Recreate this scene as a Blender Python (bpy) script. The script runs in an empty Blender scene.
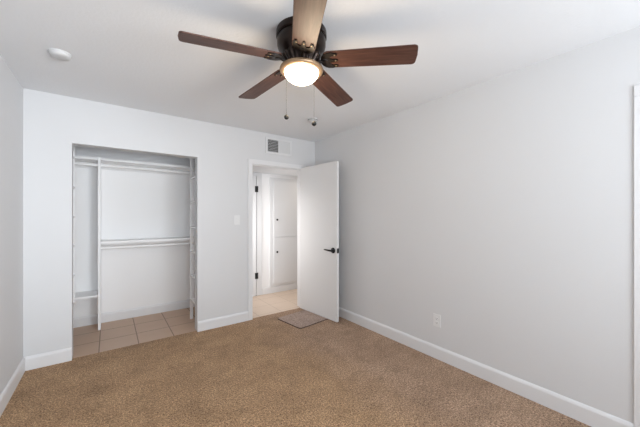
import bpy, bmesh, math, random
from mathutils import Vector, Matrix
random.seed(7)
PI = math.pi
S = bpy.context.scene
COL = S.collection

# ------------------------------------------------------------------ camera
H_CAM = 1.34
cam_data = bpy.data.cameras.new('camera')
cam = bpy.data.objects.new('camera', cam_data)
COL.objects.link(cam)
cam_data.sensor_fit = 'HORIZONTAL'
cam_data.sensor_width = 36.0
cam_data.lens = 36.0 * 287.87 / 640.0
cam_data.shift_y = (215.64 - 213.5) / 640.0
cam_data.clip_start = 0.02
cam.location = (0, 0, H_CAM)
cam.rotation_euler = (PI / 2, 0, -math.radians(36.25))
S.camera = cam

# ------------------------------------------------------------------ view and world
S.view_settings.view_transform = 'Standard'
S.view_settings.look = 'None'
S.view_settings.gamma = 1.0
S.view_settings.use_curve_mapping = False
S.view_settings.exposure = 0.14
S.cycles.diffuse_bounces = 10
S.cycles.max_bounces = 14
S.cycles.caustics_reflective = False
S.cycles.caustics_refractive = False

world = bpy.data.worlds.new('sky')
S.world = world
world.use_nodes = True
wb = world.node_tree.nodes['Background']
wb.inputs[0].default_value = (0.86, 0.93, 1.0, 1)
wb.inputs[1].default_value = 1.5

# ------------------------------------------------------------------ daylight through the two windows, plus added fill lights
def area_light(name, loc, rot, sx, sy, power, color, spread=180):
    d = bpy.data.lights.new(name, 'AREA')
    d.shape = 'RECTANGLE'; d.size = sx; d.size_y = sy
    d.energy = power; d.color = color; d.spread = math.radians(spread)
    o = bpy.data.objects.new(name, d); COL.objects.link(o)
    o.location = loc; o.rotation_euler = rot
    return o
DAY = (0.905, 0.965, 1.02)
P_LEFT, P_LEFT_BEAM, P_RIGHT, P_RIGHT_BEAM = 39, 3.0, 23, 10
area_light('ceiling_fill_left', (0.22, -1.72, 1.20), (PI / 2 + 0.75, 0, 0), 1.25, 1.0, P_LEFT * 0.6, DAY, 150)  # added fill, tilted up to brighten the ceiling
area_light('ceiling_fill_right', (1.68, -1.72, 1.20), (PI / 2 + 0.75, 0, 0), 1.25, 1.0, P_LEFT * 0.6, DAY, 150)  # second added ceiling fill with the same upward tilt
area_light('closet_fill_beam', (0.22, -1.768, 1.50), (PI / 2, 0, 0), 1.15, 1.3, P_LEFT_BEAM, DAY, 50)  # added narrow beam that brightens the closet from the front
area_light('skylight_window_right', (1.50, -1.765, 1.50), (PI / 2, 0, 0), 1.05, 1.3, P_RIGHT, DAY)
area_light('left_wall_fill_beam', (1.50, -1.70, 1.50), (PI / 2, 0, 0.50), 1.0, 1.3, P_RIGHT_BEAM, DAY, 50)  # added beam, turned to brighten the left wall
area_light('hall_fill', (3.05, 4.07, 2.045), (0, 0, 0), 0.35, 0.35, 2.2, (1.0, 0.88, 0.74))  # added unseen light without a fixture, brightens the hallway
area_light('hall_daylight', (1.47, 4.07, 1.15), (0, -PI / 2 + 0.25, 0), 1.1, 0.7, 8.0, (1.0, 0.97, 0.95), 150)

# ------------------------------------------------------------------ materials
def mat(name, color, rough=0.6, metal=0.0, spec=0.5):
    m = bpy.data.materials.new(name); m.use_nodes = True
    b = m.node_tree.nodes['Principled BSDF']
    b.inputs['Base Color'].default_value = (*color, 1)
    b.inputs['Roughness'].default_value = rough
    b.inputs['Metallic'].default_value = metal
    b.inputs['Specular IOR Level'].default_value = spec
    return m
def nd(m, t, **kw):
    n = m.node_tree.nodes.new(t)
    for k, v in kw.items(): setattr(n, k, v)
    return n
def lk(m, a, b): m.node_tree.links.new(a, b)
def bsdf(m): return m.node_tree.nodes['Principled BSDF']
def coords(m, scale=(1, 1, 1), kind='Object'):
    tc = nd(m, 'ShaderNodeTexCoord'); mp = nd(m, 'ShaderNodeMapping')
    mp.inputs['Scale'].default_value = scale
    lk(m, tc.outputs[kind], mp.inputs['Vector'])
    return mp.outputs['Vector']
def noise(m, vec, scale, detail=4, rough=0.55):
    n = nd(m, 'ShaderNodeTexNoise')
    n.inputs['Scale'].default_value = scale; n.inputs['Detail'].default_value = detail
    n.inputs['Roughness'].default_value = rough
    lk(m, vec, n.inputs['Vector'])
    return n.outputs['Fac']
def ramp(m, fac, stops):
    r = nd(m, 'ShaderNodeValToRGB')
    e = r.color_ramp.elements
    while len(e) < len(stops): e.new(0.5)
    for el, (p, c) in zip(e, stops):
        el.position = p; el.color = (*c, 1)
    lk(m, fac, r.inputs['Fac'])
    return r.outputs['Color']
def mix(m, fac, a, b, mode='MIX'):
    n = nd(m, 'ShaderNodeMix', data_type='RGBA', blend_type=mode)
    if isinstance(fac, float): n.inputs[0].default_value = fac
    else: lk(m, fac, n.inputs[0])
    for i, v in ((6, a), (7, b)):
        if isinstance(v, tuple): n.inputs[i].default_value = (*v, 1)
        else: lk(m, v, n.inputs[i])
    return n.outputs[2]
def bump(m, h, strength, dist=0.01):
    b = nd(m, 'ShaderNodeBump')
    b.inputs['Strength'].default_value = strength; b.inputs['Distance'].default_value = dist
    lk(m, h, b.inputs['Height']); lk(m, b.outputs['Normal'], bsdf(m).inputs['Normal'])

def paint(name, color, bscale, bstr, rough=0.7, spec=0.25):
    m = mat(name, color, rough, 0, spec)
    v = coords(m)
    lk(m, mix(m, noise(m, v, 1.3, 2), tuple(c * 0.985 for c in color), tuple(min(1, c * 1.015) for c in color)), bsdf(m).inputs['Base Color'])
    bump(m, noise(m, v, bscale, 3), bstr, 0.002)
    return m
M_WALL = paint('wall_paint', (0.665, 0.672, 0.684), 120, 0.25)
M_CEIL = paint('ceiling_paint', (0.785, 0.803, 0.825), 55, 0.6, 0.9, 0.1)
M_WALL_LIGHTENED = paint('wall_paint_lightened', (0.88, 0.882, 0.886), 120, 0.2)  # wall paint lightened: the closet's brightness is put into its colour
M_TRIM = paint('trim_paint', (0.74, 0.746, 0.758), 30, 0.03, 0.38, 0.45)
M_DOOR = paint('door_paint', (0.72, 0.72, 0.722), 30, 0.03, 0.42, 0.4)
M_SHELF = paint('shelf_paint', (0.88, 0.882, 0.886), 40, 0.05, 0.5, 0.4)
M_PLASTIC = mat('white_plastic', (0.74, 0.745, 0.75), 0.4)
M_DISC = mat('disc_plastic', (0.60, 0.605, 0.61), 0.6)
M_VENT = mat('vent_enamel', (0.71, 0.716, 0.725), 0.5)
M_BLACK = mat('black_metal', (0.010, 0.010, 0.010), 0.5, 0.0, 0.3)
M_DARK = mat('dark_void', (0.03, 0.03, 0.032), 0.9)

def carpet_mat(name, cols, light_tint):
    m = mat(name, cols[1], 0.95, 0, 0.1)
    v = coords(m)
    fine = noise(m, v, 110, 2, 0.6)
    tuft = noise(m, v, 55, 4, 0.75)
    big = noise(m, v, 3.0, 4, 0.6)
    c = ramp(m, fine, [(0.36, cols[0]), (0.5, cols[1]), (0.64, cols[2])])
    d = ramp(m, tuft, [(0.36, cols[0]), (0.5, cols[1]), (0.64, cols[2])])
    c = mix(m, 0.45, c, d)
    c = mix(m, ramp(m, big, [(0.35, (0, 0, 0)), (0.65, (1, 1, 1))]), mix(m, 1.0, c, cols[3], 'MULTIPLY'), c)
    c = mix(m, ramp(m, noise(m, v, 7.0, 4, 0.6), [(0.36, (0, 0, 0)), (0.5, (1, 1, 1))]), mix(m, 1.0, c, (0.84, 0.83, 0.81), 'MULTIPLY'), c)
    if light_tint:   # greyer, pinker light towards the right wall, painted into the pile colour
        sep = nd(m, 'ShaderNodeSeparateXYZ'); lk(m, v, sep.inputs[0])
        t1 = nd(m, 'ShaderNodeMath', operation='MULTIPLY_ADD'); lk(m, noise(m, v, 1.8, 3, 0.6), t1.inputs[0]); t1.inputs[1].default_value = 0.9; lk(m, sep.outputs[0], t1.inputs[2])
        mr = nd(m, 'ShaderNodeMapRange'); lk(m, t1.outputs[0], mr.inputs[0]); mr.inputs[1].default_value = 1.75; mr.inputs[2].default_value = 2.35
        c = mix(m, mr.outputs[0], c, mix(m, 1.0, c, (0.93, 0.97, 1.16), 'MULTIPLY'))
    lk(m, c, bsdf(m).inputs['Base Color'])
    add = nd(m, 'ShaderNodeMath', operation='ADD'); lk(m, fine, add.inputs[0]); lk(m, tuft, add.inputs[1])
    bump(m, add.outputs[0], 0.9, 0.012)
    bsdf(m).inputs['Sheen Weight'].default_value = 0.15
    return m
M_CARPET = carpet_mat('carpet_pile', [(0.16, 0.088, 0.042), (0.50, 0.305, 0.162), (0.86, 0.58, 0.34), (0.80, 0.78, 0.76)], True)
M_MAT = carpet_mat('mat_pile', [(0.27, 0.19, 0.15), (0.46, 0.335, 0.275), (0.66, 0.50, 0.42), (0.9, 0.9, 0.9)], False)
M_BIND = mat('mat_binding', (0.085, 0.05, 0.035), 0.85)

def tile_mat(name, ca, cb, grout, x0, y0, pitch):
    m = mat(name, ca, 0.4, 0, 0.45)
    tc = nd(m, 'ShaderNodeTexCoord')
    sep = nd(m, 'ShaderNodeSeparateXYZ'); lk(m, tc.outputs['Object'], sep.inputs[0])
    dist = []
    for i, o in ((0, x0), (1, y0)):
        a = nd(m, 'ShaderNodeMath', operation='SUBTRACT'); lk(m, sep.outputs[i], a.inputs[0]); a.inputs[1].default_value = o - pitch / 2
        d = nd(m, 'ShaderNodeMath', operation='DIVIDE'); lk(m, a.outputs[0], d.inputs[0]); d.inputs[1].default_value = pitch
        fr = nd(m, 'ShaderNodeMath', operation='FRACT'); lk(m, d.outputs[0], fr.inputs[0])
        s = nd(m, 'ShaderNodeMath', operation='SUBTRACT'); lk(m, fr.outputs[0], s.inputs[0]); s.inputs[1].default_value = 0.5
        ab = nd(m, 'ShaderNodeMath', operation='ABSOLUTE'); lk(m, s.outputs[0], ab.inputs[0])
        dist.append(ab.outputs[0])
    mn = nd(m, 'ShaderNodeMath', operation='MINIMUM'); lk(m, dist[0], mn.inputs[0]); lk(m, dist[1], mn.inputs[1])
    lt = nd(m, 'ShaderNodeMath', operation='LESS_THAN'); lk(m, mn.outputs[0], lt.inputs[0]); lt.inputs[1].default_value = 0.014
    v = coords(m)
    c = mix(m, noise(m, v, 5, 5, 0.65), ca, cb)
    c = mix(m, lt.outputs[0], c, grout)
    lk(m, c, bsdf(m).inputs['Base Color'])
    inv = nd(m, 'ShaderNodeMath', operation='SUBTRACT'); inv.inputs[0].default_value = 1; lk(m, lt.outputs[0], inv.inputs[1])
    bump(m, inv.outputs[0], 0.4, 0.004)
    return m
M_TILE = tile_mat('closet_tile', (0.50, 0.345, 0.24), (0.58, 0.41, 0.295), (0.22, 0.14, 0.095), 0.253, 3.88, 0.333)
M_HTILE = tile_mat('hall_tile', (0.60, 0.47, 0.37), (0.70, 0.57, 0.46), (0.50, 0.39, 0.30), 1.95, 3.95, 0.333)

def wood_mat():
    m = mat('blade_wood', (0.12, 0.05, 0.03), 0.5, 0, 0.35)
    v = coords(m, (1.2, 14, 14))
    g = noise(m, v, 5, 5, 0.6)
    c = ramp(m, g, [(0.3, (0.042, 0.014, 0.009)), (0.52, (0.072, 0.028, 0.018)), (0.75, (0.125, 0.058, 0.038))])
    lk(m, c, bsdf(m).inputs['Base Color'])
    bump(m, g, 0.08, 0.001)
    bsdf(m).inputs['Coat Weight'].default_value = 0.12; bsdf(m).inputs['Coat Roughness'].default_value = 0.4
    return m
M_WOOD = wood_mat()
M_BRONZE = mat('oiled_bronze', (0.022, 0.014, 0.011), 0.32, 0.75)
M_IRON = mat('bronze_bracket', (0.014, 0.010, 0.008), 0.42, 0.5)
M_RING = mat('antique_bronze_ring', (0.30, 0.20, 0.12), 0.4, 0.6)
M_SCREW = mat('brass_screw', (0.30, 0.22, 0.13), 0.4, 0.7)
M_CHAIN = mat('chain_metal', (0.03, 0.028, 0.026), 0.6, 0.0, 0.2)
M_GLOBE = mat('frosted_glass_lit', (0.9, 0.85, 0.78), 0.4)
bsdf(M_GLOBE).inputs['Emission Color'].default_value = (1.0, 0.86, 0.66, 1)
bsdf(M_GLOBE).inputs['Emission Strength'].default_value = 10.0
M_GLASS = bpy.data.materials.new('window_glass'); M_GLASS.use_nodes = True
_nt = M_GLASS.node_tree; _nt.nodes.clear()
_o = _nt.nodes.new('ShaderNodeOutputMaterial'); _t = _nt.nodes.new('ShaderNodeBsdfTransparent'); _g = _nt.nodes.new('ShaderNodeBsdfGlossy'); _x = _nt.nodes.new('ShaderNodeMixShader')
_g.inputs['Roughness'].default_value = 0.02; _x.inputs[0].default_value = 0.06
_nt.links.new(_t.outputs[0], _x.inputs[1]); _nt.links.new(_g.outputs[0], _x.inputs[2]); _nt.links.new(_x.outputs[0], _o.inputs[0])

# ------------------------------------------------------------------ mesh helpers
def box(bm, x0, x1, y0, y1, z0, z1, bev=0.0, mtx=None):
    r = bmesh.ops.create_cube(bm, size=1.0)
    vs = r['verts']
    for v in vs:
        v.co = Vector(((x0 + x1) / 2 + v.co.x * (x1 - x0), (y0 + y1) / 2 + v.co.y * (y1 - y0), (z0 + z1) / 2 + v.co.z * (z1 - z0)))
    if bev > 0:
        es = list({e for v in vs for e in v.link_edges})
        out = bmesh.ops.bevel(bm, geom=es, offset=bev, segments=2, profile=0.5, affect='EDGES')
        vs = list({v for f in out['faces'] for v in f.verts} | {v for v in vs if v.is_valid})
    if mtx is not None:
        bmesh.ops.transform(bm, matrix=mtx, verts=vs)
    return vs
def lathe(bm, prof, n=40, mtx=None, flute=None):
    rings = []; new = []
    for r, z in prof:
        ring = []
        if r < 1e-6:
            ring = [bm.verts.new((0, 0, z))]
        else:
            for i in range(n):
                a = 2 * PI * i / n
                rr = r * (1 + (flute[1] * math.cos(flute[0] * a) if flute else 0))
                ring.append(bm.verts.new((rr * math.cos(a), rr * math.sin(a), z)))
        rings.append(ring); new += ring
    for A, B in zip(rings, rings[1:]):
        for i in range(n):
            j = (i + 1) % n
            if len(A) == 1 and len(B) == 1: continue
            if len(A) == 1: f = (A[0], B[i], B[j])
            elif len(B) == 1: f = (A[i], B[0], A[j])
            else: f = (A[i], B[i], B[j], A[j])
            bm.faces.new(f)
    if mtx is not None: bmesh.ops.transform(bm, matrix=mtx, verts=new)
    return new
def cyl(bm, p, q, r, n=20, caps=True):
    p, q = Vector(p), Vector(q); L = (q - p).length
    m = Matrix.Translation(p) @ (q - p).to_track_quat('Z', 'Y').to_matrix().to_4x4()
    prof = ([(0, 0)] if caps else []) + [(r, 0), (r, L)] + ([(0, L)] if caps else [])
    return lathe(bm, prof, n, m)
def tube(bm, pts, rad, n=10):
    pts = [Vector(p) for p in pts]
    rad = rad if isinstance(rad, (list, tuple)) else [rad] * len(pts)
    rings = []
    for i, p in enumerate(pts):
        t = (pts[min(i + 1, len(pts) - 1)] - pts[max(i - 1, 0)]).normalized()
        q = t.to_track_quat('Z', 'Y')
        rings.append([bm.verts.new(p + q @ Vector((rad[i] * math.cos(2 * PI * k / n), rad[i] * math.sin(2 * PI * k / n), 0))) for k in range(n)])
    for A, B in zip(rings, rings[1:]):
        for k in range(n): bm.faces.new((A[k], A[(k + 1) % n], B[(k + 1) % n], B[k]))
    bm.faces.new(rings[0][::-1]); bm.faces.new(rings[-1])
def prism(bm, poly, z0, z1, bev=0.0, mtx=None):
    a = [bm.verts.new((x, y, z0)) for x, y in poly]
    f = bm.faces.new(a)
    ex = bmesh.ops.extrude_face_region(bm, geom=[f])
    top = [g for g in ex['geom'] if isinstance(g, bmesh.types.BMVert)]
    for v in top: v.co.z = z1
    vs = a + top
    if bev > 0:
        es = [e for e in bm.edges if (e.verts[0] in vs and e.verts[1] in vs) and abs(e.verts[0].co.z - e.verts[1].co.z) < 1e-7 and e.is_boundary is False]
        out = bmesh.ops.bevel(bm, geom=es, offset=bev, segments=2, profile=0.5, affect='EDGES')
        vs = list({v for ff in out['faces'] for v in ff.verts} | {v for v in vs if v.is_valid})
    if mtx is not None: bmesh.ops.transform(bm, matrix=mtx, verts=vs)
    return vs
def B(): return bmesh.new()
def link(name, bm, m, parent=None, origin=None, smooth=None):
    """finish bm (world coords) as one mesh object; origin moves its origin; children are given in world coords too"""
    bmesh.ops.recalc_face_normals(bm, faces=bm.faces)
    o = None
    if origin is None and parent is not None: origin = parent.matrix_world.translation
    if parent is None and origin is None:
        origin = Vector((0, 0, 0))
    origin = Vector(origin)
    bmesh.ops.translate(bm, vec=-origin, verts=bm.verts)
    me = bpy.data.meshes.new(name); bm.to_mesh(me); bm.free()
    me.materials.append(m)
    if smooth is not None:
        me.polygons.foreach_set('use_smooth', [True] * len(me.polygons))
        me.set_sharp_from_angle(angle=math.radians(smooth))
    o = bpy.data.objects.new(name, me); COL.objects.link(o)
    if parent is not None:
        o.parent = parent; o.location = origin - parent.matrix_world.translation
        o.matrix_world = Matrix.Translation(origin)
    else:
        o.location = origin
        o.matrix_world = Matrix.Translation(origin)
    return o
def tag(o, label, cat, group=None):
    o['label'] = label; o['category'] = cat
    if group: o['group'] = group
    return o
def thing(name, loc, label, cat, group=None):
    o = bpy.data.objects.new(name, None); COL.objects.link(o)
    o.empty_display_size = 0.1
    o.location = loc; o.matrix_world = Matrix.Translation(Vector(loc))
    return tag(o, label, cat, group)
def structure(name, bm, m, label=None, cat=None, smooth=None):
    o = link(name, bm, m, smooth=smooth); o['kind'] = 'structure'
    if label: tag(o, label, cat)
    return o
def copy_tree(o, parent=None):
    c = o.copy(); COL.objects.link(c)
    if parent is not None: c.parent = parent
    for ch in list(o.children): copy_tree(ch, c)
    return c

# ------------------------------------------------------------------ dimensions
XL, XR, YB, YF, HT, T = -0.596, 2.485, 3.518, -1.7, 2.44, 0.12
CY = 4.52            # back wall shared by closet and hall
CX0, CX1, CZ = -0.277, 0.824, 2.015      # closet opening
DX0, DX1, DZ = 1.488, 2.262, 2.012       # doorway
HX0, HX1, HZ = 1.29, 3.7, 2.06           # hall
CLR = 1.17                                # right wall of the closet
YT = 3.55                                 # carpet / tile joint

# ------------------------------------------------------------------ shell
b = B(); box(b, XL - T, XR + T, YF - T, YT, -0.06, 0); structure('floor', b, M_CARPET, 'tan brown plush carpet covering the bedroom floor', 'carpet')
b = B(); box(b, XL - T, CLR + 0.06, YT, CY, -0.06, -0.002); structure('floor_closet', b, M_TILE, 'brown square tiles on the closet floor', 'tile floor')
b = B(); box(b, CLR + 0.06, HX1, YT, CY, -0.06, -0.002); structure('floor_hall', b, M_HTILE, 'pale beige tiles on the hallway floor beyond the doorway', 'tile floor')
b = B(); box(b, XL - T, XR + T, YF - T, YB + T, HT, HT + 0.1); box(b, XL - T, CLR + T, YB + T, CY + T, HT, HT + 0.1); structure('ceiling', b, M_CEIL, 'white textured bedroom ceiling', 'ceiling')
b = B(); box(b, CLR + T, HX1, YB + T, CY, HZ, HT + 0.1); structure('ceiling_hall', b, M_CEIL, 'lowered white hallway ceiling seen through the doorway', 'ceiling')

b = B()   # back wall with closet opening and doorway
box(b, XL - T, CX0, YB, YB + T, 0, HT); box(b, CX0, CX1, YB, YB + T, CZ, HT); box(b, CX1, DX0 - 0.012, YB, YB + T, 0, HT)
box(b, DX0 - 0.012, DX1 + 0.012, YB, YB + T, DZ + 0.012, HT); box(b, DX1 + 0.012, HX1, YB, YB + T, 0, HT)
structure('wall_back', b, M_WALL, 'white back wall holding the closet opening and the doorway', 'wall')
W3 = (-0.62, 0.213, 2.04)      # doorway in the right wall (only its trim is in frame)
b = B()
box(b, XR, XR + T, W3[1], YB, 0, HT); box(b, XR, XR + T, W3[0], W3[1], W3[2], HT); box(b, XR, XR + T, YF - T, W3[0], 0, HT)
structure('wall_right', b, M_WALL, 'blank white right wall with a low outlet', 'wall')
WZ = (0.56, 2.20)
b = B(); box(b, XL - T, XL, YF - T, CY, 0, HT)
structure('wall_left', b, M_WALL, 'white left wall at the photo edge', 'wall')
WF = ((-0.46, 0.90), (1.00, 2.36))                          # two windows in the wall behind the camera
b = B()
xs = [XL, WF[0][0], WF[0][1], WF[1][0], WF[1][1], XR]
for i in (0, 2, 4): box(b, xs[i], xs[i + 1], YF - T, YF, 0, HT)
for i in (1, 3): box(b, xs[i], xs[i + 1], YF - T, YF, 0, WZ[0]); box(b, xs[i], xs[i + 1], YF - T, YF, WZ[1], HT)
structure('wall_front', b, M_WALL)
b = B(); box(b, XL - T, HX1, CY, CY + T, 0, HT + 0.1); structure('wall_hall', b, M_WALL_LIGHTENED, 'white wall at the back of the closet and hallway', 'wall')
b = B(); box(b, CLR, CLR + T, YB + T, CY, 0, HT); structure('wall_closet_side', b, M_WALL)  # darker paint puts the shade behind the shelf tower into the colour
b = B(); box(b, HX1, HX1 + T, YB, CY + T, 0, HT + 0.1); structure('wall_hall_end', b, M_WALL)

# windows behind the camera
def window(name, axis, a0, a1, z0, z1, w0, w1):
    b = B(); fr = 0.045
    def bx(p0, p1, q0, q1):
        if axis == 'x': box(b, p0, p1, w0, w1, q0, q1)
        else: box(b, w0, w1, p0, p1, q0, q1)
    bx(a0, a0 + fr, z0, z1); bx(a1 - fr, a1, z0, z1); bx(a0 + fr, a1 - fr, z0, z0 + fr); bx(a0 + fr, a1 - fr, z1 - fr, z1)
    mid = (a0 + a1) / 2; bx(mid - 0.02, mid + 0.02, z0 + fr, z1 - fr)
    o = structure(name, b, M_TRIM)
    g = B(); wc = (w0 + w1) / 2
    if axis == 'x': box(g, a0 + fr, a1 - fr, wc - 0.003, wc + 0.003, z0 + fr, z1 - fr)
    else: box(g, wc - 0.003, wc + 0.003, a0 + fr, a1 - fr, z0 + fr, z1 - fr)
    link('pane', g, M_GLASS, o)
for i, (a0, a1) in enumerate(WF): window('window_%d' % (i + 1), 'x', a0, a1, WZ[0], WZ[1], YF - 0.11, YF - 0.07)

# baseboards: flat board with an eased top edge
BH, BT = 0.118, 0.014
def baseboard(name, p, q, label=None):
    """p->q runs along the wall foot, the room lying to the left of p->q"""
    p, q = Vector((*p, 0)), Vector((*q, 0)); L = (q - p).length
    d = (q - p).normalized(); n = Vector((-d.y, d.x, 0))
    prof = [(0, 0), (BT, 0), (BT, BH - 0.022), (BT - 0.003, BH - 0.012), (BT - 0.008, BH - 0.003), (BT - 0.010, BH), (0, BH)]
    b = B(); A = [b.verts.new(p + n * u + Vector((0, 0, z))) for u, z in prof]; C = [b.verts.new(q + n * u + Vector((0, 0, z))) for u, z in prof]
    for i in range(len(prof)):
        j = (i + 1) % len(prof); b.faces.new((A[i], A[j], C[j], C[i]))
    b.faces.new(A[::-1]); b.faces.new(C)
    return structure(name, b, M_TRIM, label, 'baseboard' if label else None)
baseboard('baseboard_left', (XL, YB), (XL, YF), 'white baseboard along the left wall')
baseboard('baseboard_back', (CX0, YB), (XL + BT, YB), 'white baseboard on the back wall left of the closet')
baseboard('baseboard_back_middle', (DX0 - 0.055, YB), (CX1, YB), 'white baseboard on the back wall between closet and doorway')
baseboard('baseboard_back_right', (XR - BT, YB), (DX1 + 0.055, YB))
baseboard('baseboard_right', (XR, W3[1] + 0.06), (XR, YB), 'white baseboard along the right wall')
baseboard('baseboard_closet', (CLR, CY), (XL, CY), 'white baseboard at the back of the closet')
baseboard('baseboard_hall', (HX1, CY), (2.092, CY), 'white baseboard on the far hallway wall')

# door casings (trim)
def casing(name, axis, a0, a1, z1, w, face, out, label=None, th=0.016):
    """frame of width w round an opening a0..a1 x 0..z1; face = wall plane, out = +-1 direction into the room"""
    f0, f1 = sorted((face, face + out * th)); b = B()
    def bx(p0, p1, q0, q1):
        if axis == 'x': box(b, p0, p1, f0, f1, q0, q1, 0.003)
        else: box(b, f0, f1, p0, p1, q0, q1, 0.003)
    bx(a0 - w, a0 + 0.004, 0, z1 - 0.0045); bx(a1 - 0.004, a1 + w, 0, z1 - 0.0045); bx(a0 - w, a1 + w, z1 - 0.004, z1 + w)
    return structure(name, b, M_TRIM, label, 'door trim' if label else None)
casing('trim_1', 'x', DX0, DX1, DZ, 0.055, YB, -1, 'white door trim framing the open bedroom doorway')
casing('trim_2', 'x', DX0, DX1, DZ, 0.055, YB + T, 1)
b = B()   # door lining with stop
box(b, DX0 - 0.012, DX0, YB, YB + T, 0, DZ); box(b, DX1, DX1 + 0.012, YB, YB + T, 0, DZ); box(b, DX0 - 0.012, DX1 + 0.012, YB, YB + T, DZ, DZ + 0.012)
box(b, DX0, DX0 + 0.01, YB + 0.045, YB + 0.08, 0, DZ); box(b, DX1 - 0.01, DX1, YB + 0.045, YB + 0.08, 0, DZ); box(b, DX0, DX1, YB + 0.045, YB + 0.08, DZ - 0.01, DZ)
structure('trim_3', b, M_TRIM)
casing('trim_4', 'y', W3[0], W3[1], W3[2], 0.06, XR, -1, 'strip of white door trim at the right photo edge', 0.010)
b = B(); box(b, XR + 0.03, XR + 0.065, W3[0] + 0.004, W3[1] - 0.004, 0.012, W3[2] - 0.004, 0.002); structure('door_3', b, M_DOOR)
b = B(); box(b, XR + T + 0.0, XR + T + 0.03, W3[0] - 0.1, W3[1] + 0.1, 0, HT); structure('wall_right_outer', b, M_WALL)

# ------------------------------------------------------------------ bedroom door, open about eighty degrees
hinge = Vector((DX1 - 0.012, YB - 0.012, 0.013))
DW, DT, DH = 0.745, 0.035, 2.008
ang = math.atan2(2.764 - hinge.y, 2.288 - hinge.x + 0.032)   # direction of the slab seen from above
door_m = Matrix.Translation(hinge) @ Matrix.Rotation(ang, 4, 'Z')
def door_part(name, bm, m, parent, smooth=None):
    bmesh.ops.recalc_face_normals(bm, faces=bm.faces)
    me = bpy.data.meshes.new(name); bm.to_mesh(me); bm.free(); me.materials.append(m)
    if smooth:
        me.polygons.foreach_set('use_smooth', [True] * len(me.polygons)); me.set_sharp_from_angle(angle=math.radians(smooth))
    o = bpy.data.objects.new(name, me); COL.objects.link(o)
    if parent: o.parent = parent
    return o
b = B(); box(b, 0, DW, -DT, 0, 0, DH, 0.002)
door = door_part('door_1', b, M_DOOR, None); door.matrix_world = door_m
door['kind'] = 'structure'; tag(door, 'flat white bedroom door standing open with a black lever handle', 'door')
HZD = 0.888
for sgn, nm in ((-1, 'visible'), (1, 'rear')):
    y0 = -DT if sgn < 0 else 0.0
    b = B()
    lathe(b, [(0, 0), (0.036, 0), (0.036, 0.006), (0.032, 0.010), (0.012, 0.012), (0.011, 0.042), (0, 0.042)], 28,
          Matrix.Translation((DW - 0.066, y0, HZD)) @ Matrix.Rotation(PI / 2 if sgn < 0 else -PI / 2, 4, 'X'))
    yy = y0 + sgn * 0.045
    tube(b, [(DW - 0.066 + 0.006, yy, HZD), (DW - 0.09, yy, HZD), (DW - 0.13, yy + sgn * 0.004, HZD + 0.003), (DW - 0.185, yy, HZD + 0.006)], [0.0125, 0.012, 0.010, 0.008], 12)
    h = door_part('door_handle', b, M_BLACK, door, 40); h['label'] = 'black lever handle on a round rose'
b = B(); box(b, DW - 0.0005, DW + 0.0012, -DT + 0.001, -0.001, HZD - 0.030, HZD + 0.030); box(b, DW + 0.0012, DW + 0.010, -0.026, -0.010, HZD - 0.009, HZD + 0.009, 0.002)
o = door_part('latch_plate', b, M_BLACK, door); o['label'] = 'black latch plate on the door edge'
for z in (0.22, 1.0, 1.78):
    b = B(); cyl(b, (-0.005, 0.004, z - 0.045), (-0.005, 0.004, z + 0.045), 0.006, 14); box(b, -0.006, -0.0002, -0.03, 0.004, z - 0.045, z + 0.045)
    door_part('hinge', b, M_BLACK, door, 40)

# ------------------------------------------------------------------ hallway: closed door with black hinges and a built-in cupboard
D2 = (1.245, 1.985, 2.0)
b = B()
box(b, D2[1] + 0.004, D2[1] + 0.10, CY - 0.016, CY, 0, D2[2], 0.003); box(b, HX0, D2[1] + 0.10, CY - 0.016, CY, D2[2], D2[2] + 0.05, 0.003)
structure('trim_5', b, M_TRIM, 'white trim round the hallway door', 'door trim')
b = B(); box(b, HX0 + 0.002, D2[1] - 0.008, CY - 0.030, CY - 0.001, 0.014, D2[2] - 0.006, 0.002)
d2 = structure('door_2', b, M_TRIM, 'white hallway door seen as a sliver with two black hinges', 'door')
for z in (0.337, 1.782):
    b = B(); cyl(b, (D2[1] - 0.001, CY - 0.034, z - 0.05), (D2[1] - 0.001, CY - 0.034, z + 0.05), 0.009, 14); box(b, D2[1] - 0.03, D2[1] + 0.025, CY - 0.033, CY - 0.029, z - 0.05, z + 0.05)
    h = link('hinge', b, M_BLACK, d2, smooth=40); h['label'] = 'black butt hinge'
b = B(); box(b, D2[1] - 0.0078, D2[1] + 0.0038, CY - 0.006, CY - 0.0005, 0, D2[2] - 0.001); link('gap', b, M_DARK, d2)

K0, K1 = 2.235, 3.05
cab = thing('hall_cupboard', (2.6, CY, 0), 'white built-in hallway cupboard with an upper and a lower door and black knobs', 'cupboard')
b = B()
box(b, K0, K0 + 0.075, CY - 0.02, CY - 0.001, 0.119, 1.94); box(b, K1 - 0.075, K1, CY - 0.02, CY - 0.001, 0.119, 1.94)
box(b, K0, K1, CY - 0.02, CY - 0.001, 1.94, 2.0); box(b, K0 + 0.075, K1 - 0.075, CY - 0.02, CY - 0.001, 0.945, 0.985); box(b, K0 + 0.075, K1 - 0.075, CY - 0.02, CY - 0.001, 0.119, 0.17)
link('face_frame', b, M_TRIM, cab)
for z0, z1, kz in ((0.965 + 0.006, 1.95, 1.269), (0.16, 0.959, 0.709)):
    b = B(); box(b, K0 + 0.065, K1 - 0.065, CY - 0.038, CY - 0.0205, z0, z1, 0.003)
    d = link('cupboard_door', b, M_TRIM, cab)
    b = B(); lathe(b, [(0, 0), (0.007, 0), (0.007, 0.010), (0.016, 0.016), (0.017, 0.022), (0.012, 0.028), (0, 0.029)], 20, Matrix.Translation((2.355, CY - 0.038, kz)) @ Matrix.Rotation(PI / 2, 4, 'X'))
    k = link('knob', b, M_BLACK, d, smooth=50); k['label'] = 'round black knob'

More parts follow.
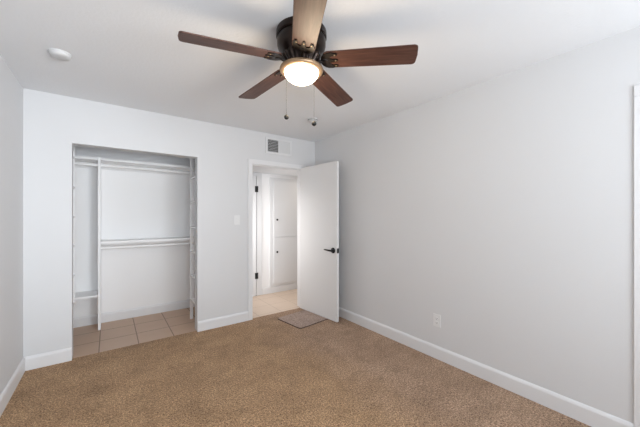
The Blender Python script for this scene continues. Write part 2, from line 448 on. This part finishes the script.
# ------------------------------------------------------------------ closet fittings
TY0, TY1, TP = YB + T + 0.004, 4.014, 0.019
def tower(name, xface, xwall, zbot, shelf_z, label):
    """side panels stand across Y; the shelves open towards the middle of the closet"""
    a, c = sorted((xface, xwall))
    t = thing(name, ((a + c) / 2, (TY0 + TY1) / 2, 0), label, 'shelves', None)
    b = B(); box(b, a, c, TY0, TY0 + TP, zbot, 2.12, 0.0015); link('side_panel', b, M_SHELF, t)
    sg = 1 if xface < xwall else -1
    pa, pc = sorted((xface, xface + sg * 0.036)); b = B(); box(b, pa, pc, TY1 - TP, TY1, zbot, 2.12, 0.0015); link('post', b, M_SHELF, t)
    pa, pc = sorted((xwall - sg * 0.02, xwall)); b = B(); box(b, pa, pc, TY0 + TP, TY1, zbot, 2.12, 0.0015); link('wall_strip', b, M_SHELF, t)
    for z in shelf_z:
        b = B(); box(b, a + (0.02 if sg < 0 else 0), c - (0.02 if sg > 0 else 0), TY0 + TP, TY1 - TP, z - TP, z, 0.0015); link('shelf', b, M_SHELF, t)
    return t
tower('shelf_tower', 0.848, CLR - 0.003, 0.0, (0.27, 0.582, 0.888, 1.203, 1.519, 1.828), 'narrow white shelf tower standing at the right end of the closet')
tower('shelf_tower', -0.292, XL + 0.003, 0.40, (0.42, 0.72, 1.03, 1.335, 1.645, 1.95), 'narrow white shelf tower above the floor at the left end of the closet')
DVX0, DVX1, DVY = -0.104, -0.078, 4.245
b = B(); box(b, DVX0, DVX1, DVY, CY - 0.0145, 0, 2.03, 0.0015)
tag(link('closet_divider', b, M_SHELF, origin=(-0.091, 4.38, 0)), 'tall white divider board standing upright in the closet', 'divider board')
def shelf(x0, x1, z, label, y0=4.215, th=0.03, cleat=True):
    t = link('closet_shelf', (lambda bb: (box(bb, x0, x1, y0, CY - 0.001, z - th, z, 0.002), bb)[1])(B()), M_SHELF, origin=((x0 + x1) / 2, 4.37, z - th))
    tag(t, label, 'shelf', 'white hanging shelves in the closet')
    if cleat:
        b = B(); box(b, x0, x1, CY - 0.019, CY - 0.001, z - th - 0.065, z - th - 0.0005, 0.002); link('cleat', b, M_SHELF, t)
    return t
shelf(DVX1 + 0.001, CLR - 0.002, 2.018 + 0.014 - 0.014, 'high white closet shelf right of the divider board', 4.235)
shelf(XL + 0.002, DVX0 - 0.001, 2.018, 'high white closet shelf left of the divider board', 4.235)
shelf(DVX1 + 0.001, CLR - 0.002, 1.036, 'middle white closet shelf at waist height right of the divider', 4.235)
shelf(XL + 0.002, DVX0 - 0.001, 0.42, 'low white closet shelf near the floor left of the divider', 4.215, 0.025)
def rod(x0, x1, z, label, y=4.285):
    t = thing('closet_rod', ((x0 + x1) / 2, y, z - 0.017), label, 'closet rod', 'white closet rods')
    b = B(); cyl(b, (x0 + 0.008, y, z), (x1 - 0.008, y, z), 0.0165, 20); link('rod', b, M_SHELF, t, smooth=40)
    for xa, xb in ((x0, x0 + 0.01), (x1 - 0.01, x1)):
        b = B(); cyl(b, (xa, y, z), (xb, y, z), 0.027, 24); link('socket', b, M_SHELF, t, smooth=40)
rod(DVX1 + 0.0005, CLR - 0.0005, 1.935, 'upper white closet rod right of the divider board')
rod(XL + 0.001, DVX0 - 0.0005, 1.935, 'upper white closet rod left of the divider board')
rod(DVX1 + 0.0005, CLR - 0.0005, 0.953, 'lower white closet rod under the middle shelf')

# ------------------------------------------------------------------ ceiling fan
FX, FY = 0.9335, 1.461
fan = thing('ceiling_fan', (FX, FY, HT), 'dark bronze ceiling fan with five brown wooden blades and a lit bowl light', 'ceiling fan')
TF = Matrix.Translation((FX, FY, HT))
b = B(); lathe(b, [(0, 0), (0.149, 0), (0.151, -0.006), (0.151, -0.034), (0.146, -0.040), (0.140, -0.042), (0.143, -0.047), (0.146, -0.054), (0.145, -0.085), (0.139, -0.105), (0.128, -0.122), (0.116, -0.136), (0.112, -0.142), (0, -0.142)], 56, TF)
link('motor_housing', b, M_BRONZE, fan, smooth=35)
b = B(); lathe(b, [(0, -0.138), (0.108, -0.138), (0.111, -0.146), (0.106, -0.158), (0.096, -0.172), (0.088, -0.182), (0.084, -0.19), (0.084, -0.205), (0, -0.205)], 144, TF, (18, 0.05))
c = link('fluted_collar', b, M_BRONZE, fan, smooth=50)
b = B(); lathe(b, [(0, -0.203), (0.075, -0.203), (0.08, -0.21), (0.118, -0.214), (0.128, -0.219), (0.131, -0.226), (0.129, -0.234), (0.124, -0.240), (0.114, -0.243), (0.104, -0.241), (0.103, -0.225), (0, -0.225)], 64, TF)
link('light_ring', b, M_RING, fan, smooth=40)['label'] = 'antique bronze ring round the bowl light'
b = B()
prof = [(0.1005, -0.232)]
for i in range(1, 13):
    a = i / 12 * PI / 2
    prof.append((0.1035 * math.cos(a) if i < 12 else 0, -0.236 - 0.071 * math.sin(a)))
lathe(b, prof, 56, TF)
link('globe', b, M_GLOBE, fan, smooth=60)['label'] = 'lit frosted glass bowl'
lamp = bpy.data.lights.new('fan_bulb', 'POINT'); lamp.energy = 7; lamp.color = (1.0, 0.80, 0.56); lamp.shadow_soft_size = 0.09
lo = bpy.data.objects.new('fan_bulb', lamp); COL.objects.link(lo); lo.parent = fan; lo.location = (0, 0, -0.40)

ZB = -0.172
def blade_outline():
    pts = []
    r0, r1, w0, w1, c = 0.135, 0.668, 0.064, 0.072, 0.022
    for k in range(7):
        a = -PI / 2 - k * PI / 2 / 6; pts.append((r0 + 0.03 + 0.03 * math.cos(a), -w0 + 0.03 + 0.03 * math.sin(a)))
    for k in range(7):
        a = PI - k * PI / 2 / 6; pts.append((r0 + 0.03 + 0.03 * math.cos(a), w0 - 0.03 + 0.03 * math.sin(a)))
    for k in range(6):
        a = PI / 2 - k * PI / 2 / 5; pts.append((r1 - 0.004 - c + c * math.cos(a), w1 - c + c * math.sin(a)))
    pts.append((r1, 0))
    for k in range(6):
        a = -k * PI / 2 / 5; pts.append((r1 - 0.004 - c + c * math.cos(a), -w1 + c + c * math.sin(a)))
    return pts
bb = B(); prism(bb, blade_outline()[::-1], -0.0035, 0.0035, 0.0012)
bmesh.ops.recalc_face_normals(bb, faces=bb.faces)
me_blade = bpy.data.meshes.new('blade'); bb.to_mesh(me_blade); bb.free(); me_blade.materials.append(M_WOOD)
# bracket under each blade: rounded shoe with scrolled prongs and a curved neck to the hub
bb = B()
def arc(cx, cy, r, a0, a1, n): return [(cx + r * math.cos(a0 + (a1 - a0) * i / n), cy + r * math.sin(a0 + (a1 - a0) * i / n)) for i in range(n + 1)]
outer = arc(0.178, 0, 0.061, PI * 0.60, PI * 1.40, 18)
poly = outer + [(0.185, -0.060), (0.215, -0.050), (0.220, -0.040), (0.204, -0.034), (0.190, -0.038), (0.178, -0.030), (0.172, -0.016), (0.186, -0.010), (0.212, -0.008), (0.222, 0.0),
                (0.212, 0.008), (0.186, 0.010), (0.172, 0.016), (0.178, 0.030), (0.190, 0.038), (0.204, 0.034), (0.220, 0.040), (0.215, 0.050), (0.185, 0.060)]
prism(bb, poly, -0.0095, -0.0038, 0.0)
tube(bb, [(0.066, 0, -0.026), (0.088, 0, -0.024), (0.108, 0, -0.014), (0.135, 0, -0.007)], [0.010, 0.009, 0.010, 0.008], 12)
lathe(bb, [(0, -0.012), (0.016, -0.012), (0.018, -0.009), (0.018, -0.004), (0, -0.004)], 20, Matrix.Translation((0.145, 0, -0.002)))
bmesh.ops.recalc_face_normals(bb, faces=bb.faces)
me_iron = bpy.data.meshes.new('blade_bracket'); bb.to_mesh(me_iron); bb.free(); me_iron.materials.append(M_IRON)
bb = B()
lathe(bb, [(0, -0.0035), (0.003, -0.003), (0.005, -0.001), (0.005, 0.0), (0, 0.0)], 14)
bmesh.ops.recalc_face_normals(bb, faces=bb.faces)
me_screw = bpy.data.meshes.new('screw'); bb.to_mesh(me_screw); bb.free(); me_screw.materials.append(M_SCREW)
for k in range(5):
    phi = math.radians(169.34 + 72 * k)
    bl = bpy.data.objects.new('blade', me_blade); COL.objects.link(bl); bl.parent = fan
    bl.matrix_local = Matrix.Translation((0, 0, ZB)) @ Matrix.Rotation(phi, 4, 'Z') @ Matrix.Rotation(math.radians(2.3), 4, 'Y') @ Matrix.Rotation(math.radians(-12), 4, 'X')
    br = bpy.data.objects.new('blade_bracket', me_iron); COL.objects.link(br); br.parent = bl
    br['label'] = 'dark scrolled metal bracket holding the blade'
    for sx, sy in ((0.205, -0.042), (0.207, 0.0), (0.205, 0.042)):
        sc = bpy.data.objects.new('screw', me_screw); COL.objects.link(sc); sc.parent = bl; sc.location = (sx, sy, -0.0095)

sy_, cy_ = math.sin(math.radians(36.25)), math.cos(math.radians(36.25))
def chain(lat, dep, zend, label):
    x = FX + lat * cy_ + dep * sy_; y = FY - lat * sy_ + dep * cy_
    b = B(); z0 = HT - 0.232
    cyl(b, (x, y, zend + 0.02), (x, y, z0), 0.0006, 6)
    z = zend + 0.022
    while z < z0:
        bmesh.ops.create_icosphere(b, subdivisions=1, radius=0.0013, matrix=Matrix.Translation((x, y, z))); z += 0.004
    o = link('pull_chain', b, M_CHAIN, fan); o['label'] = label
    b = B(); lathe(b, [(0, 0.014), (0.003, 0.013), (0.004, 0.009), (0.011, 0.006), (0.0155, -0.003), (0.0135, -0.012), (0.007, -0.018), (0, -0.019)], 20, Matrix.Translation((x, y, zend + 0.004)))
    link('pendant', b, M_BLACK, o, smooth=60)
chain(-0.0975, 0.06, 1.953, 'left pull chain ending in a dark ball')
chain(0.0737, 0.07, 1.916, 'right pull chain ending in a dark ball')

# ------------------------------------------------------------------ ceiling discs
def detector(x, y, r, label, slot):
    t = thing('smoke_detector', (x, y, HT), label, 'smoke detector')
    m = Matrix.Translation((x, y, HT))
    b = B(); lathe(b, [(0, 0), (r, 0), (r, -0.006), (r * 0.97, -0.009), (0, -0.009)], 40, m); link('base', b, M_DISC, t, smooth=40)
    b = B(); lathe(b, [(0, -0.0085), (r * 0.93, -0.0085), (r * 0.91, -0.018), (r * 0.84, -0.025), (r * 0.6, -0.029), (0, -0.031)], 40, m); c = link('cover', b, M_DISC, t, smooth=50)
    if slot:
        b = B(); lathe(b, [(r * 0.935, -0.0105), (r * 0.93, -0.016)], 40, m); link('vent_slot', b, M_DARK, c)
detector(-0.266, 2.615, 0.062, 'low round white disc on the ceiling near the left wall', False)
detector(1.875, 2.70, 0.058, 'small round white detector on the ceiling behind the fan pull chains', True)

# ------------------------------------------------------------------ air register over the doorway
VX0, VX1, VZ0, VZ1 = 1.68, 2.076, 2.172, 2.388
vent = thing('air_vent', ((VX0 + VX1) / 2, YB, VZ0), 'white two-way air register on the wall above the doorway', 'air vent')
b = B(); fw = 0.026; f0, f1 = YB - 0.014, YB - 0.0005
box(b, VX0, VX0 + fw, f0, f1, VZ0 + fw, VZ1 - fw); box(b, VX1 - fw, VX1, f0, f1, VZ0 + fw, VZ1 - fw); box(b, VX0, VX1, f0, f1, VZ0, VZ0 + fw); box(b, VX0, VX1, f0, f1, VZ1 - fw, VZ1)
xm = (VX0 + VX1) / 2 - 0.005; box(b, xm - 0.006, xm + 0.006, f0 + 0.001, f1, VZ0 + fw, VZ1 - fw)
link('frame', b, M_VENT, vent)
b = B(); box(b, VX0 + 0.01, VX1 - 0.01, YB - 0.0018, YB - 0.0004, VZ0 + 0.01, VZ1 - 0.01); link('backing', b, M_DARK, vent)['label'] = 'dark duct behind the louvres'
def bank(x0, x1, tilt, n, m, bars):
    b = B()
    for i in range(n):
        x = x0 + (i + 0.5) * (x1 - x0) / n
        box(b, -0.0011, 0.0011, -0.0068, 0.0068, VZ0 + fw - 0.001, VZ1 - fw + 0.001, 0, Matrix.Translation((x, YB - 0.0082, 0)) @ Matrix.Rotation(tilt, 4, 'Z'))
    for i in range(bars):
        z = VZ0 + fw + (i + 0.5) * (VZ1 - VZ0 - 2 * fw) / bars
        box(b, x0, x1, YB - 0.0045, YB - 0.0025, z - 0.0016, z + 0.0016)
    return link('louvre_bank', b, m, vent)
bank(VX0 + fw, xm - 0.006, math.radians(-26), 11, M_VENT, 8)['label'] = 'left louvres, open towards the viewer and dark between'
bank(xm + 0.006, VX1 - fw, math.radians(52), 15, M_VENT, 0)['label'] = 'right louvres, turned to show their white faces'

# ------------------------------------------------------------------ outlet and switch
OY, OZ = 1.529, 0.356
t = thing('wall_outlet', (XR, OY, OZ), 'white wall outlet low on the right wall', 'outlet')
b = B(); box(b, XR - 0.006, XR - 0.0002, OY - 0.037, OY + 0.037, OZ - 0.059, OZ + 0.059, 0.0025); link('cover_plate', b, M_PLASTIC, t)
for dz in (-0.0195, 0.0195):
    b = B(); prism(b, [(0.0165 * math.cos(a), max(-0.0135, min(0.0135, 0.0165 * math.sin(a)))) for a in [2 * PI * i / 28 for i in range(28)]], 0, 0.002, 0,
                   Matrix.Translation((XR - 0.006, OY, OZ + dz)) @ Matrix.Rotation(-PI / 2, 4, 'Y') @ Matrix.Rotation(-PI / 2, 4, 'Z'))
    r = link('receptacle', b, M_PLASTIC, t)
    b = B()
    box(b, XR - 0.0085, XR - 0.0078, OY - 0.0075, OY - 0.0055, OZ + dz - 0.003, OZ + dz + 0.006); box(b, XR - 0.0085, XR - 0.0078, OY + 0.0055, OY + 0.0075, OZ + dz - 0.003, OZ + dz + 0.006)
    cyl(b, (XR - 0.0085, OY, OZ + dz - 0.008), (XR - 0.0078, OY, OZ + dz - 0.008), 0.0024, 10)
    link('slots', b, M_DARK, r)
SX, SZ = 1.290, 1.285
t = thing('light_switch', (SX, YB, SZ), 'white light switch on the back wall left of the doorway', 'light switch')
b = B(); box(b, SX - 0.037, SX + 0.037, YB - 0.006, YB - 0.0002, SZ - 0.059, SZ + 0.059, 0.0025); link('cover_plate', b, M_PLASTIC, t)
b = B(); box(b, SX - 0.0165, SX + 0.0165, YB - 0.0095, YB - 0.0055, SZ - 0.0335, SZ + 0.0335, 0.002); link('rocker', b, M_PLASTIC, t)

# ------------------------------------------------------------------ small carpet mat under the open door
def rrect(w, l, r, n=6):
    pts = []
    for cx, cy, a0 in ((w - r, r, -PI / 2), (w - r, l - r, 0), (r, l - r, PI / 2), (r, r, PI)):
        pts += [(cx + r * math.cos(a0 + k * PI / 2 / n), cy + r * math.sin(a0 + k * PI / 2 / n)) for k in range(n + 1)]
    return pts
MM = Matrix.Translation((1.819, 2.872, 0.0)) @ Matrix.Rotation(math.radians(8), 4, 'Z')
mt = thing('door_mat', (1.819, 2.872, 0), 'small brown carpet mat with dark bound edge lying under the open door', 'mat')
b = B(); prism(b, [(x + 0.006, y + 0.006) for x, y in rrect(0.508, 0.468, 0.035)], 0.001, 0.0108, 0.003, MM); link('pile', b, M_MAT, mt, smooth=50)
b = B(); prism(b, rrect(0.52, 0.48, 0.04), 0.0005, 0.008, 0.002, MM); link('binding', b, M_BIND, mt, smooth=50)
